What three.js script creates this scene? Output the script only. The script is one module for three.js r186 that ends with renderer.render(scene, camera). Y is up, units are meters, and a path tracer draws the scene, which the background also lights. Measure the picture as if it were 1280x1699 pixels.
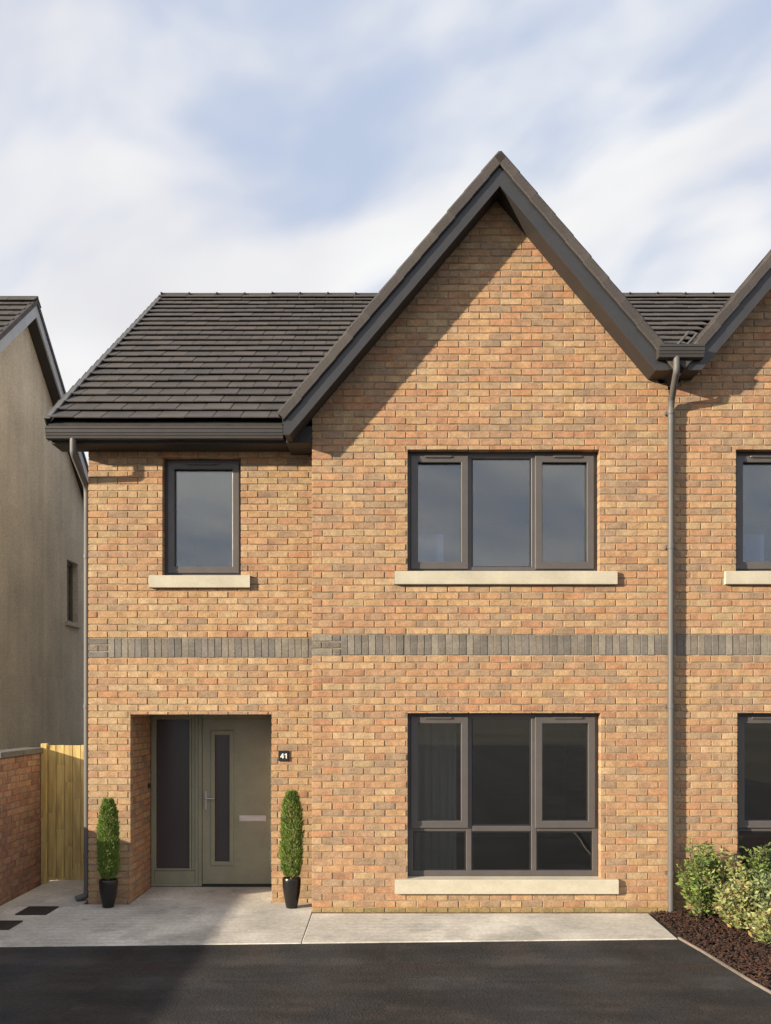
import * as THREE from 'three';
import { mergeGeometries } from 'three/addons/utils/BufferGeometryUtils.js';
import { FontLoader } from 'three/addons/loaders/FontLoader.js';
import { TextGeometry } from 'three/addons/geometries/TextGeometry.js';

// ------------------------------------------------------------------ camera, sky, sun, exposure
const scene = new THREE.Scene();
const F = 1441, W = 1280, H = 1699, HORIZON = 1172;            // focal length and frame in photo pixels
const camera = new THREE.PerspectiveCamera(2 * Math.atan(H / 2 / F) * 180 / Math.PI, W / H, 0.1, 600);
camera.position.set(0, 2.2, 9.3);
camera.lookAt(0, 2.2, 0);
camera.setViewOffset(W, H, 0, H / 2 - HORIZON, W, H);           // shift lens: verticals stay upright
const renderer = new THREE.WebGLRenderer({ antialias: true });
renderer.toneMapping = THREE.LinearToneMapping;
renderer.toneMappingExposure = 1.75;
renderer.shadowMap.enabled = true;

const SUN = new THREE.Vector3(-1.76, 0.53, 1).normalize();       // towards the sun
const sun = new THREE.DirectionalLight(new THREE.Color(1.0, 0.86, 0.66), 5);
sun.position.copy(SUN).multiplyScalar(60);
sun.castShadow = true;
sun.shadow.mapSize.set(4096, 4096);
sun.shadow.radius = 2;
Object.assign(sun.shadow.camera, { left: -16, right: 16, top: 14, bottom: -14, near: 1, far: 140 });
scene.add(sun, sun.target);

let seed = 7;
const rnd = () => { seed |= 0; seed = seed + 0x6D2B79F5 | 0; let t = Math.imul(seed ^ seed >>> 15, 1 | seed); t = t + Math.imul(t ^ t >>> 7, 61 | t) ^ t; return ((t ^ t >>> 14) >>> 0) / 4294967296; };
const rr = (a, b) => a + (b - a) * rnd();
const hash = (x, y, s) => { let h = Math.imul(x, 374761393) ^ Math.imul(y, 668265263) ^ Math.imul(s, 2147483647 - 61); h = Math.imul(h ^ h >>> 13, 1274126177); h ^= h >>> 16; return (h >>> 0) / 4294967296; };
const sm = (t) => t * t * (3 - 2 * t);
function vnoise(x, y, s, per) {
  let xi = Math.floor(x), yi = Math.floor(y); const fx = sm(x - xi), fy = sm(y - yi);
  const m = (a) => per ? ((a % per) + per) % per : a;
  const a = hash(m(xi), m(yi), s), b = hash(m(xi + 1), m(yi), s), c = hash(m(xi), m(yi + 1), s), d = hash(m(xi + 1), m(yi + 1), s);
  return a + (b - a) * fx + (c - a) * fy + (a - b - c + d) * fx * fy;
}
function fbm(x, y, s, oct, per) { let v = 0, a = 0.5, n = 0; for (let i = 0; i < oct; i++) { v += a * vnoise(x, y, s + i * 17, per); n += a; a *= 0.5; x *= 2; y *= 2; if (per) per *= 2; } return v / n; }
const clamp = (x, a = 0, b = 1) => Math.min(b, Math.max(a, x));
const step = (a, b, x) => sm(clamp((x - a) / (b - a)));

{ // sky: thin broken cloud over pale blue, with brightness added on the sun side
  const w = 2048, h = 1024, data = new Float32Array(w * h * 4);
  for (let j = 0; j < h; j++) {
    const el = ((j + 0.5) / h - 0.5) * Math.PI, y = Math.sin(el), c = Math.cos(el);
    for (let i = 0; i < w; i++) {
      const az = ((i + 0.5) / w - 0.5) * 2 * Math.PI, x = c * Math.cos(az), z = c * Math.sin(az), k = (j * w + i) * 4;
      const yy = Math.max(y, 0) + 0.30, px = x / yy * 2.7 + 3.1, pz = z / yy * 2.7 + 6.2;
      const wx = px + 0.45 * (fbm(px * 0.9 + 4, pz * 0.9, 11, 4) - 0.5), wz = pz + 0.45 * (fbm(px * 0.9, pz * 0.9 + 9, 29, 3) - 0.5);
      const u = wx * 0.85 + wz * 0.5, v = -wx * 0.5 + wz * 0.85;
      const big = fbm(u * 0.62, v * 1.0, 3, 5), fine = fbm(u * 1.7, v * 3.4, 47, 5);
      const cov = step(0.31, 0.63, 0.55 * big + 0.45 * fine);
      const shade = fbm(u * 0.8 + 8, v * 1.3 + 3, 71, 5);
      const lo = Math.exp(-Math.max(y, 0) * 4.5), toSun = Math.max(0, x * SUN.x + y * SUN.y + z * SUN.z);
      const glow = 1 + 0.9 * Math.pow(toSun, 6);                   // extra brightness added round the sun, out of view, to lift shaded faces
      const blue = [0.285 + 0.08 * lo, 0.335 + 0.07 * lo, 0.44 + 0.03 * lo];
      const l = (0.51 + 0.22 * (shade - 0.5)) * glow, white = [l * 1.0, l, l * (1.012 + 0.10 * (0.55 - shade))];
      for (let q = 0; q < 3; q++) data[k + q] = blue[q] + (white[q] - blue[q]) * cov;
      data[k + 3] = 1;
    }
  }
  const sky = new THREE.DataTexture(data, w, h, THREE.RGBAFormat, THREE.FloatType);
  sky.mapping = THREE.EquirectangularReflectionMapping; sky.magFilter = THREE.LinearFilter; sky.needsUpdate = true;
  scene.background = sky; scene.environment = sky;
}

// ------------------------------------------------------------------ textures and materials
function tex(size, fn, metres, srgb = true) {
  const d = new Uint8Array(size * size * 4);
  for (let j = 0; j < size; j++) for (let i = 0; i < size; i++) {
    const c = fn(i / size, j / size), k = (j * size + i) * 4;
    for (let q = 0; q < 3; q++) d[k + q] = clamp(Array.isArray(c) ? c[q] : c) * 255;
    d[k + 3] = 255;
  }
  const t = new THREE.DataTexture(d, size, size); t.wrapS = t.wrapT = THREE.RepeatWrapping; t.magFilter = THREE.LinearFilter; t.minFilter = THREE.LinearMipmapLinearFilter; t.generateMipmaps = true;
  if (srgb) t.colorSpace = THREE.SRGBColorSpace;
  t.repeat.set(1 / metres, 1 / metres); t.needsUpdate = true; return t;
}
const brickMap = tex(512, (u, v) => { const a = fbm(u * 8, v * 8, 5, 4, 8), b = fbm(u * 64, v * 64, 9, 3, 64), p = vnoise(u * 90, v * 90, 77, 90) > 0.93 ? 0.12 : 0; return 0.80 + 0.26 * (a - 0.5) + 0.22 * (b - 0.5) - p + 0.05; }, 0.7);
const brickBump = tex(512, (u, v) => 0.5 + 0.7 * (fbm(u * 60, v * 60, 21, 4, 60) - 0.5) + 0.5 * (fbm(u * 14, v * 14, 33, 2, 14) - 0.5), 0.7, false);
const concMap = tex(1024, (u, v) => { const a = fbm(u * 5, v * 5, 55, 5, 5), b = fbm(u * 120, v * 120, 61, 2, 120), s = fbm(u * 6, v * 160, 63, 2, 0 || 6); const st = step(0.55, 0.75, fbm(u * 9, v * 9, 67, 5, 9)) * 0.09; return 0.88 + 0.34 * (a - 0.5) + 0.14 * (b - 0.5) + 0.10 * (s - 0.5) - st; }, 3.1);
const tarMap = tex(1024, (u, v) => { const a = fbm(u * 4, v * 4, 91, 5, 4), b = fbm(u * 200, v * 200, 95, 2, 200), w2 = fbm(u * 4, v * 14, 97, 4, 28); const dust = step(0.56, 0.72, fbm(u * 7, v * 12, 98, 5, 84)) * 0.12, g = 0.70 + 0.62 * (a - 0.5) + 0.42 * (b - 0.5) + 0.55 * (w2 - 0.5) + dust, t = 0.22 * (fbm(u * 6, v * 6, 99, 3, 6) - 0.5); return [g + t, g, g - t]; }, 2.3);
const tarBump = tex(1024, (u, v) => fbm(u * 200, v * 200, 95, 2, 200), 2.3, false);
const renderMap = tex(1024, (u, v) => { const a = fbm(u * 4, v * 4, 101, 5, 4), b = fbm(u * 150, v * 150, 103, 2, 150), st = fbm(u * 22, v * 2, 107, 3, 22); return 0.86 + 0.16 * (a - 0.5) + 0.16 * (b - 0.5) + 0.10 * (st - 0.5); }, 2.7);
const renderBump = tex(512, (u, v) => fbm(u * 110, v * 110, 111, 3, 110), 1.3, false);
const woodMap = tex(512, (u, v) => { const g = fbm(u * 40, v * 3, 121, 4, 40), k = fbm(u * 6, v * 4, 123, 3, 6); return [0.86 + 0.3 * (g - 0.5) + 0.14 * (k - 0.5), 0.85 + 0.32 * (g - 0.5) + 0.14 * (k - 0.5), 0.82 + 0.36 * (g - 0.5) + 0.10 * (k - 0.5)]; }, 0.8);
const tileMap = tex(512, (u, v) => { const a = fbm(u * 6, v * 6, 131, 4, 6), b = fbm(u * 90, v * 90, 133, 2, 90); return 0.82 + 0.24 * (a - 0.5) + 0.22 * (b - 0.5); }, 0.9);
const wearMap = tex(512, (u, v) => 0.88 + 0.10 * (fbm(u * 7, v * 7, 141, 5, 7) - 0.5) + 0.06 * (fbm(u * 80, v * 80, 143, 2, 80) - 0.5), 0.9);
const roughMap = tex(512, (u, v) => 0.8 + 0.35 * (fbm(u * 7, v * 7, 147, 5, 7) - 0.5), 0.8, false);
const soilMap = tex(512, (u, v) => 0.7 + 0.5 * (fbm(u * 50, v * 50, 151, 4, 50) - 0.5) + 0.25 * (fbm(u * 6, v * 6, 153, 3, 6) - 0.5), 0.9);

const lin = (r, g, b) => new THREE.Color().setRGB(r, g, b);
const std = (c, o = {}) => new THREE.MeshStandardMaterial({ color: c, roughness: 0.85, ...o });
const brickLook = { map: brickMap, bumpMap: brickBump, bumpScale: 0.003, roughness: 0.92 };
// buff, orange, pink and weathered brown stock bricks (weights)
const PALETTE = [
  [0.50, 0.315, 0.165, 5], [0.53, 0.35, 0.20, 4], [0.50, 0.285, 0.155, 5], [0.47, 0.25, 0.14, 4], [0.49, 0.235, 0.125, 3], [0.44, 0.27, 0.17, 4],
  [0.43, 0.245, 0.155, 3], [0.385, 0.27, 0.18, 4], [0.36, 0.225, 0.15, 3], [0.315, 0.235, 0.17, 3], [0.55, 0.39, 0.24, 2], [0.40, 0.19, 0.115, 2], [0.27, 0.195, 0.145, 2], [0.46, 0.34, 0.20, 3],
];
const GREYS = [[0.235, 0.205, 0.17], [0.275, 0.235, 0.19], [0.20, 0.18, 0.155], [0.30, 0.265, 0.215], [0.235, 0.21, 0.185]];
const MOSSY = [[0.36, 0.26, 0.11], [0.40, 0.28, 0.13], [0.30, 0.24, 0.10]];
const REDS = [[0.46, 0.24, 0.145], [0.40, 0.20, 0.125], [0.50, 0.28, 0.165], [0.35, 0.185, 0.125], [0.43, 0.26, 0.165]];
{ // bricks of one firing: keep the spread between them modest
  const w = PALETTE.reduce((q, c) => q + c[3], 0), mean = [0, 1, 2].map((i) => PALETTE.reduce((q, c) => q + c[i] * c[3], 0) / w);
  for (const c of PALETTE) for (let i = 0; i < 3; i++) c[i] = (mean[i] + (c[i] - mean[i]) * 0.62) * [1.13, 1.13, 1.06][i];
}
const colors = [...PALETTE, ...GREYS, ...REDS, ...MOSSY], G0 = PALETTE.length, R0 = G0 + GREYS.length, M0 = R0 + REDS.length;
const brickMats = colors.map((c) => std(lin(c[0], c[1], c[2]), brickLook));
const brickStuffMat = std(0xffffff, { ...brickLook, vertexColors: true });
const wsum = PALETTE.reduce((s, c) => s + c[3], 0);
const pickBrick = () => { let t = rnd() * wsum; for (let i = 0; i < PALETTE.length; i++) if ((t -= PALETTE[i][3]) < 0) return i; return 0; };
const M = {
  mortar: std(lin(0.44, 0.33, 0.215), { map: brickMap, bumpMap: brickBump, bumpScale: 0.004, roughness: 0.95 }),
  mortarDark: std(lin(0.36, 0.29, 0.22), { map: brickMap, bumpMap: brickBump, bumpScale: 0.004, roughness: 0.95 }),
  render: std(lin(0.74, 0.655, 0.52), { map: renderMap, bumpMap: renderBump, bumpScale: 0.006, roughness: 0.95 }),
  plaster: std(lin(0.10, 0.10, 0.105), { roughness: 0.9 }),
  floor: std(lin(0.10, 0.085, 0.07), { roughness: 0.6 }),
  pvc: std(lin(0.062, 0.056, 0.053), { map: wearMap, roughnessMap: roughMap, roughness: 0.5 }),
  board: std(lin(0.049, 0.049, 0.053), { map: wearMap, roughnessMap: roughMap, roughness: 0.42 }),
  paleBoard: std(lin(0.40, 0.42, 0.46), { map: wearMap, roughness: 0.4 }),
  soffit: std(lin(0.042, 0.036, 0.034), { map: wearMap, roughness: 0.6 }),
  pipe: std(lin(0.135, 0.13, 0.125), { map: wearMap, roughnessMap: roughMap, roughness: 0.7 }),
  frame: std(lin(0.115, 0.104, 0.10), { map: wearMap, roughnessMap: roughMap, roughness: 0.5 }),
  black: std(lin(0.012, 0.011, 0.011), { roughness: 0.45 }),
  pot: std(lin(0.014, 0.012, 0.012), { roughness: 0.28, map: wearMap }),
  sill: std(lin(0.60, 0.55, 0.43), { map: wearMap, roughness: 0.85 }),
  conc: std(lin(0.69, 0.65, 0.57), { map: concMap, bumpMap: concMap, bumpScale: 0.002, roughness: 0.9 }),
  kerb: std(lin(0.22, 0.18, 0.15), { map: concMap, roughness: 0.9 }),
  tar: std(lin(0.043, 0.0365, 0.034), { map: tarMap, bumpMap: tarBump, bumpScale: 0.004, roughness: 0.9 }),
  earth: std(lin(0.12, 0.10, 0.06), { map: soilMap, roughness: 1 }),
  sand: std(lin(0.36, 0.25, 0.12), { map: soilMap, roughness: 1 }),
  mulch: std(lin(0.05, 0.02, 0.013), { map: soilMap, roughness: 1 }),
  chips: std(0xffffff, { vertexColors: true, map: soilMap, roughness: 0.95 }),
  door: std(lin(0.32, 0.315, 0.22), { map: wearMap, roughnessMap: roughMap, roughness: 0.5 }),
  metal: std(lin(0.62, 0.60, 0.56), { metalness: 0.9, roughness: 0.32, map: wearMap }),
  letter: std(lin(0.72, 0.71, 0.69), { metalness: 0.0, roughness: 0.4, map: wearMap }),
  white: std(lin(0.8, 0.8, 0.78), { roughness: 0.5 }),
  iron: std(lin(0.06, 0.048, 0.042), { roughness: 0.75, map: tileMap }),
  curtain: std(lin(0.40, 0.40, 0.385), { roughness: 0.95 }),
  card: std(lin(0.10, 0.15, 0.33), { roughness: 0.8 }),
  coping: std(lin(0.17, 0.16, 0.145), { map: concMap, roughness: 0.9 }),
  slab: std(lin(0.045, 0.041, 0.039), { map: tileMap, roughness: 0.85 }),
  glass: new THREE.MeshPhysicalMaterial({ color: lin(0.86, 0.87, 0.87), transmission: 1, thickness: 0, ior: 1.86, roughness: 0.012 }),
  frost: new THREE.MeshPhysicalMaterial({ color: lin(0.115, 0.10, 0.10), transmission: 0.55, thickness: 0, ior: 1.5, roughness: 0.28 }),
};
const woods = [[0.69, 0.51, 0.20], [0.73, 0.545, 0.215], [0.64, 0.475, 0.185], [0.68, 0.52, 0.23]].map((c) => std(lin(...c), { map: woodMap, bumpMap: woodMap, bumpScale: 0.002, roughness: 0.8 }));
const tileCols = [[0.092, 0.079, 0.072], [0.101, 0.087, 0.078], [0.083, 0.073, 0.068], [0.110, 0.094, 0.084], [0.094, 0.080, 0.077]];
const tileMats = tileCols.map((c) => std(lin(...c), { map: tileMap, bumpMap: tileMap, bumpScale: 0.003, roughness: 0.72 }));
const tileStuffMat = std(0xffffff, { vertexColors: true, map: tileMap, roughness: 0.72 });

// ------------------------------------------------------------------ helpers
const names = {};
const numbered = (n) => { const k = names[n] = (names[n] ?? -1) + 1; return k ? `${n}_${String(k).padStart(3, '0')}` : n; };
const shade = (o) => { o.castShadow = o.receiveShadow = true; return o; };
function thing(name, label, category, [x, y, z] = [0, 0, 0], group) {
  const o = new THREE.Group(); o.name = numbered(name); o.position.set(x, y, z); o.userData = { label, category }; if (group) o.userData.group = group; scene.add(o); return o;
}
function structure(name, geo, mat) { const m = shade(new THREE.Mesh(geo, mat)); m.name = numbered(name); m.userData.kind = 'structure'; scene.add(m); return m; }
function part(name, geo, mat, parent) { const m = shade(new THREE.Mesh(geo, mat)); m.name = name; parent.add(m); return m; }
const V = (x, y, z) => new THREE.Vector3(x, y, z);

function chamferBox(w, h, d, b, uo = 0, vo = 0) {                // box with cut edges, centred; uv in metres
  const x = w / 2, y = h / 2, z = d / 2; b = Math.min(b, x * 0.6, y * 0.6, z * 0.6);
  const P = [], N = [], UV = [];
  const face = (pts, n) => {
    for (let i = 1; i < pts.length - 1; i++) for (const p of [pts[0], pts[i], pts[i + 1]]) {
      P.push(...p); N.push(...n);
      const ax = Math.abs(n[0]), ay = Math.abs(n[1]), az = Math.abs(n[2]);
      if (az >= ax && az >= ay) UV.push(p[0] + uo, p[1] + vo); else if (ax >= ay) UV.push(p[2] + uo, p[1] + vo); else UV.push(p[0] + uo, p[2] + vo);
    }
  };
  const q = (a, c, e, f, n) => {                                  // wind so that the face points along n
    const e1 = [c[0] - a[0], c[1] - a[1], c[2] - a[2]], e2 = [e[0] - a[0], e[1] - a[1], e[2] - a[2]];
    const cr = [e1[1] * e2[2] - e1[2] * e2[1], e1[2] * e2[0] - e1[0] * e2[2], e1[0] * e2[1] - e1[1] * e2[0]];
    const ok = cr[0] * n[0] + cr[1] * n[1] + cr[2] * n[2] > 0, pts = f ? [a, c, e, f] : [a, c, e];
    face(ok ? pts : pts.reverse(), n);
  };
  const s2 = Math.SQRT1_2, s3 = 1 / Math.sqrt(3);
  for (const s of [-1, 1]) {
    q([s * x, -y + b, -z + b], [s * x, y - b, -z + b], [s * x, y - b, z - b], [s * x, -y + b, z - b], [s, 0, 0]);
    q([-x + b, s * y, -z + b], [x - b, s * y, -z + b], [x - b, s * y, z - b], [-x + b, s * y, z - b], [0, s, 0]);
    q([-x + b, -y + b, s * z], [x - b, -y + b, s * z], [x - b, y - b, s * z], [-x + b, y - b, s * z], [0, 0, s]);
    for (const t of [-1, 1]) {
      q([s * x, t * (y - b), -z + b], [s * (x - b), t * y, -z + b], [s * (x - b), t * y, z - b], [s * x, t * (y - b), z - b], [s * s2, t * s2, 0]);
      q([s * x, -y + b, t * (z - b)], [s * (x - b), -y + b, t * z], [s * (x - b), y - b, t * z], [s * x, y - b, t * (z - b)], [s * s2, 0, t * s2]);
      q([-x + b, s * y, t * (z - b)], [-x + b, s * (y - b), t * z], [x - b, s * (y - b), t * z], [x - b, s * y, t * (z - b)], [0, s * s2, t * s2]);
      for (const r of [-1, 1]) q([s * x, t * (y - b), r * (z - b)], [s * (x - b), t * y, r * (z - b)], [s * (x - b), t * (y - b), r * z], null, [s * s3, t * s3, r * s3]);
    }
  }
  const g = new THREE.BufferGeometry();
  g.setAttribute('position', new THREE.Float32BufferAttribute(P, 3)); g.setAttribute('normal', new THREE.Float32BufferAttribute(N, 3)); g.setAttribute('uv', new THREE.Float32BufferAttribute(UV, 2));
  return g;
}
const box = (x0, x1, y0, y1, z0, z1, b = 0.004) => chamferBox(x1 - x0, y1 - y0, z1 - z0, b, (x0 + x1) / 2, (y0 + y1) / 2).translate((x0 + x1) / 2, (y0 + y1) / 2, (z0 + z1) / 2);
const merge = (list) => mergeGeometries(list.map((g) => { g = g.index ? g.toNonIndexed() : g; for (const k of Object.keys(g.attributes)) if (!['position', 'normal', 'uv'].includes(k)) g.deleteAttribute(k); return g; }));
class Heap {                                                     // many small pieces with vertex colours in one mesh
  constructor() { this.p = []; this.n = []; this.u = []; this.c = []; }
  add(g, m, c, uo = 0, vo = 0) {
    const P = g.attributes.position, N = g.attributes.normal, U = g.attributes.uv, v = new THREE.Vector3(), nm = new THREE.Matrix3().getNormalMatrix(m);
    for (let i = 0; i < P.count; i++) {
      v.fromBufferAttribute(P, i).applyMatrix4(m); this.p.push(v.x, v.y, v.z);
      v.fromBufferAttribute(N, i).applyMatrix3(nm).normalize(); this.n.push(v.x, v.y, v.z);
      this.u.push(U.getX(i) + uo, U.getY(i) + vo); this.c.push(c[0], c[1], c[2]);
    }
  }
  build(name, mat, parent, kind = 'stuff') {
    if (!this.p.length) return null;
    const g = new THREE.BufferGeometry();
    g.setAttribute('position', new THREE.Float32BufferAttribute(this.p, 3)); g.setAttribute('normal', new THREE.Float32BufferAttribute(this.n, 3));
    g.setAttribute('uv', new THREE.Float32BufferAttribute(this.u, 2)); g.setAttribute('color', new THREE.Float32BufferAttribute(this.c, 3));
    const m = part(name, g, mat, parent); if (kind) m.userData.kind = kind; return m;
  }
}
function poly(points, z0, z1, holes = []) {                      // outline in x, y pulled from z0 to z1
  const s = new THREE.Shape(points.map(([x, y]) => new THREE.Vector2(x, y)));
  for (const [x0, x1, y0, y1] of holes) s.holes.push(new THREE.Path([[x0, y0], [x0, y1], [x1, y1], [x1, y0]].map(([x, y]) => new THREE.Vector2(x, y))));
  return new THREE.ExtrudeGeometry(s, { depth: z1 - z0, bevelEnabled: false }).translate(0, 0, z0);
}
function sidePoly(points, x0, x1) {                              // outline in z, y pulled from x0 to x1
  const s = new THREE.Shape(points.map(([z, y]) => new THREE.Vector2(-z, y)));
  return new THREE.ExtrudeGeometry(s, { depth: x1 - x0, bevelEnabled: false }).rotateY(Math.PI / 2).translate(x0, 0, 0);
}
function flatPoly(points, y0, y1, bevel = 0) {                   // outline in x, z pulled from y0 up to y1
  const s = new THREE.Shape(points.map(([x, z]) => new THREE.Vector2(x, -z)));
  const g = new THREE.ExtrudeGeometry(s, { depth: y1 - y0 - bevel, bevelEnabled: bevel > 0, bevelSize: bevel, bevelThickness: bevel, bevelOffset: -bevel, bevelSegments: 1 });
  return g.rotateX(-Math.PI / 2).translate(0, y0, 0);
}
function frameGeo(x0, x1, y0, y1, t, z0, z1, b = 0.006) {
  const s = new THREE.Shape([[x0 + b, y0 + b], [x1 - b, y0 + b], [x1 - b, y1 - b], [x0 + b, y1 - b]].map(([x, y]) => new THREE.Vector2(x, y)));
  const i = t - b; s.holes.push(new THREE.Path([[x0 + t + b - b, y0 + t], [x0 + t, y1 - t], [x1 - t, y1 - t], [x1 - t, y0 + t]].map(([x, y]) => new THREE.Vector2(x, y))));
  return new THREE.ExtrudeGeometry(s, { depth: z1 - z0 - 2 * b, bevelEnabled: true, bevelSize: b, bevelThickness: b, bevelSegments: 2 }).translate(0, 0, z0 + b);
}
const tube = (pts, r, seg = 40, rs = 14) => new THREE.TubeGeometry(new THREE.CatmullRomCurve3(pts.map((p) => V(...p)), false, 'catmullrom', 0.2), seg, r, rs);

// ------------------------------------------------------------------ brickwork
const COURSE = 0.075, ORIGIN = 0.05, BAND = [2.75, 2.975];
const brickCache = new Map();
function brickGeo(l, h, variant, d) {
  const L = Math.max(0.01, Math.round(l * 100) / 100), Hh = Math.max(0.01, Math.round(h * 200) / 200), key = `${L},${Hh},${variant},${d}`;
  if (!brickCache.has(key)) {
    const g = chamferBox(L, Hh, d, 0.0035, variant * 0.171, variant * 0.263), P = g.attributes.position;   // hand-thrown look: corners shifted a little
    for (let i = 0; i < P.count; i++) {
      const x = P.getX(i), y = P.getY(i), z = P.getZ(i), a = Math.round(x * 1000), b = Math.round(y * 1000 + z * 7000);
      P.setXYZ(i, x + (hash(a, b, variant + 3) - 0.5) * 0.0030, y + (hash(a, b, variant + 13) - 0.5) * 0.0034, z + (hash(a, b, variant + 23) - 0.5) * 0.0026);
    }
    g.computeVertexNormals();
    brickCache.set(key, { g, L, Hh });
  }
  return brickCache.get(key);
}
// o: lower corner on the face, u: along the wall, n: outwards
function layBricks({ o, u, n, u0, u1, v0, v1, openings = [], inside = () => true, phase = 0, band = null, pick = pickBrick, depth = 0.1, moss = false }) {
  const out = [];
  const rows0 = Math.floor((v0 - ORIGIN) / COURSE), rows1 = Math.ceil((v1 - ORIGIN) / COURSE);
  for (let i = rows0; i < rows1; i++) {
    const y0 = ORIGIN + i * COURSE + rr(-0.0012, 0.0012), y1 = y0 + 0.065 + rr(-0.002, 0.001);
    if (band && y0 > band[0] - 0.02 && y0 < band[1] - 0.02) continue;
    const Y0 = Math.max(y0, v0), Y1 = Math.min(y1, v1); if (Y1 - Y0 < 0.015) continue;
    const odd = (i + phase) & 1, shift = rr(-0.004, 0.004);
    for (let x = u0 - (odd ? 0.1125 : 0) ; x < u1; x += 0.225) {
      const a = Math.max(u0, x + (x > u0 ? shift : 0)), b = Math.min(u1, x + 0.215 + shift + rr(-0.003, 0.003));
      if (b - a < 0.02) continue;
      let pieces = [[a, b, Y0, Y1]];
      for (const [ox0, ox1, oy0, oy1] of openings) {
        const next = [];
        for (const [pa, pb, pc, pd] of pieces) {
          if (pd <= oy0 + 0.004 || pc >= oy1 - 0.004 || pb <= ox0 || pa >= ox1) { next.push([pa, pb, pc, pd]); continue; }
          if (pa < ox0 - 0.02) next.push([pa, ox0, pc, pd]);
          if (pb > ox1 + 0.02) next.push([ox1, pb, pc, pd]);
          const xa = Math.max(pa, ox0), xb = Math.min(pb, ox1);
          if (pd > oy1 + 0.012) next.push([xa, xb, oy1, pd]);
          if (pc < oy0 - 0.012) next.push([xa, xb, pc, oy0]);
        }
        pieces = next;
      }
      for (const [pa, pb, pc, pd] of pieces) if (pb - pa > 0.015 && inside((pa + pb) / 2, pc, pa, pb)) out.push({ o, u, n, a: pa, b: pb, c: pc, d: pd, k: moss && pd < 0.055 ? M0 + Math.floor(rnd() * 3) : pick(), depth });
    }
  }
  return out;
}
const EYE = camera.position.clone();
function placeBricks(list, parent, name, most, stuffName, stuffMat = brickStuffMat) {
  const made = list.map((q) => {
    const variant = Math.floor(rnd() * 5), l = q.b - q.a, h = q.d - q.c, { g, L, Hh } = brickGeo(l, h, variant, q.depth), up = V(0, 1, 0);
    const z = rr(-0.003, 0.002) - q.depth / 2, pos = q.o.clone().addScaledVector(q.u, (q.a + q.b) / 2).addScaledVector(up, (q.c + q.d) / 2).addScaledVector(q.n, z);
    const m = new THREE.Matrix4().makeBasis(q.u, up, q.n).multiply(new THREE.Matrix4().makeRotationZ(rr(-0.006, 0.006))).multiply(new THREE.Matrix4().makeRotationY(rr(-0.012, 0.012))).multiply(new THREE.Matrix4().makeScale(l / L, h / Hh, 1));
    m.setPosition(pos);
    const eye = EYE.clone().sub(pos), dist = eye.length(), s = pos.clone().sub(EYE), px = 640 + s.x / -s.z * F, py = HORIZON - s.y / -s.z * F;
    const seen = px > -20 && px < W + 20 && py < H ? 1 : 0;
    return { g, m, k: q.k, size: seen * l * h * Math.max(0.02, q.n.dot(eye) / dist) / (dist * dist) };
  }).sort((a, b) => b.size - a.size);
  const heap = new Heap();
  made.forEach(({ g, m, k, size }, i) => {
    if (i < most && size > 0) { const b = part(name, g, brickMats[k], parent); b.matrixAutoUpdate = true; m.decompose(b.position, b.quaternion, b.scale); } else heap.add(g, m, colors[k], (i * 0.137) % 1, (i * 0.291) % 1);
  });
  heap.build(stuffName, stuffMat, parent);
}
function soldiers(x0, x1, z, parent) {                           // band of bricks on end
  const n = Math.round((x1 - x0) / 0.075), w = (x1 - x0) / n;
  for (let i = 0; i < n; i++) {
    const v = Math.floor(rnd() * 5), { g } = brickGeo(0.066, 0.215, v, 0.1), b = part('soldier_brick', g, brickMats[G0 + Math.floor(rnd() * 5)], parent);
    b.position.set(x0 + (i + 0.5) * w + rr(-0.002, 0.002), (BAND[0] + BAND[1]) / 2 - 0.003 + rr(-0.002, 0.002), z - 0.05 + rr(-0.004, 0.002)); b.rotation.z = rr(-0.008, 0.008); b.rotation.y = rr(-0.02, 0.02);
  }
}
const buffPick = () => { const k = pickBrick(); return rnd() < 0.45 ? [0, 1, 10, 13, 0, 2][Math.floor(rnd() * 6)] : k; };
const greyPick = () => G0 + Math.floor(rnd() * 5), redPick = () => R0 + Math.floor(rnd() * 5);

// ------------------------------------------------------------------ measures of the two brick houses (bay face z = 0)
const PARTY = 3.04, ZL = -0.457, XL = -3.34, XB = -0.787, TAN = 1.183, APEX = 1.187, TOP = 7.96;
const T = (x, cx = APEX) => TOP - TAN * Math.abs(x - cx);
const EAVE = { z: -0.09, y: 5.27 }, RIDGE = { z: -4.85, y: 8.83 };
const SLOPE = Math.atan2(RIDGE.y - EAVE.y, EAVE.z - RIDGE.z), SL = Math.hypot(RIDGE.y - EAVE.y, EAVE.z - RIDGE.z), GAUGE = SL / 22;
const DZ = -1.33;                                                // front door plane

// ------------------------------------------------------------------ ground
structure('ground', new THREE.PlaneGeometry(500, 500, 1, 1).rotateX(-Math.PI / 2).translate(0, -0.1, -100), M.earth);
{ const g = new THREE.PlaneGeometry(30, 40).rotateX(-Math.PI / 2).translate(-4, -0.008, 20); const uv = g.attributes.uv, p = g.attributes.position; for (let i = 0; i < uv.count; i++) uv.setXY(i, p.getX(i), p.getZ(i)); structure('driveway', g, M.tar); }
const front = (x) => 1.19 - 0.042 * x;                           // front edge of the concrete apron
structure('concrete_path', flatPoly([[-4.25, -8], [-3.38, -8], [-3.38, -0.37], [-4.25, -0.37]], -0.1, 0, 0.006), M.conc);
structure('concrete_path', flatPoly([[-4.25, -0.36], [-2.855, -0.36], [-2.855, -1.36], [-1.285, -1.36], [-1.285, -0.44], [-0.787, -0.44], [-0.787, front(-0.787)], [-4.25, front(-4.25)]], -0.1, 0, 0.006), M.conc);
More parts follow.
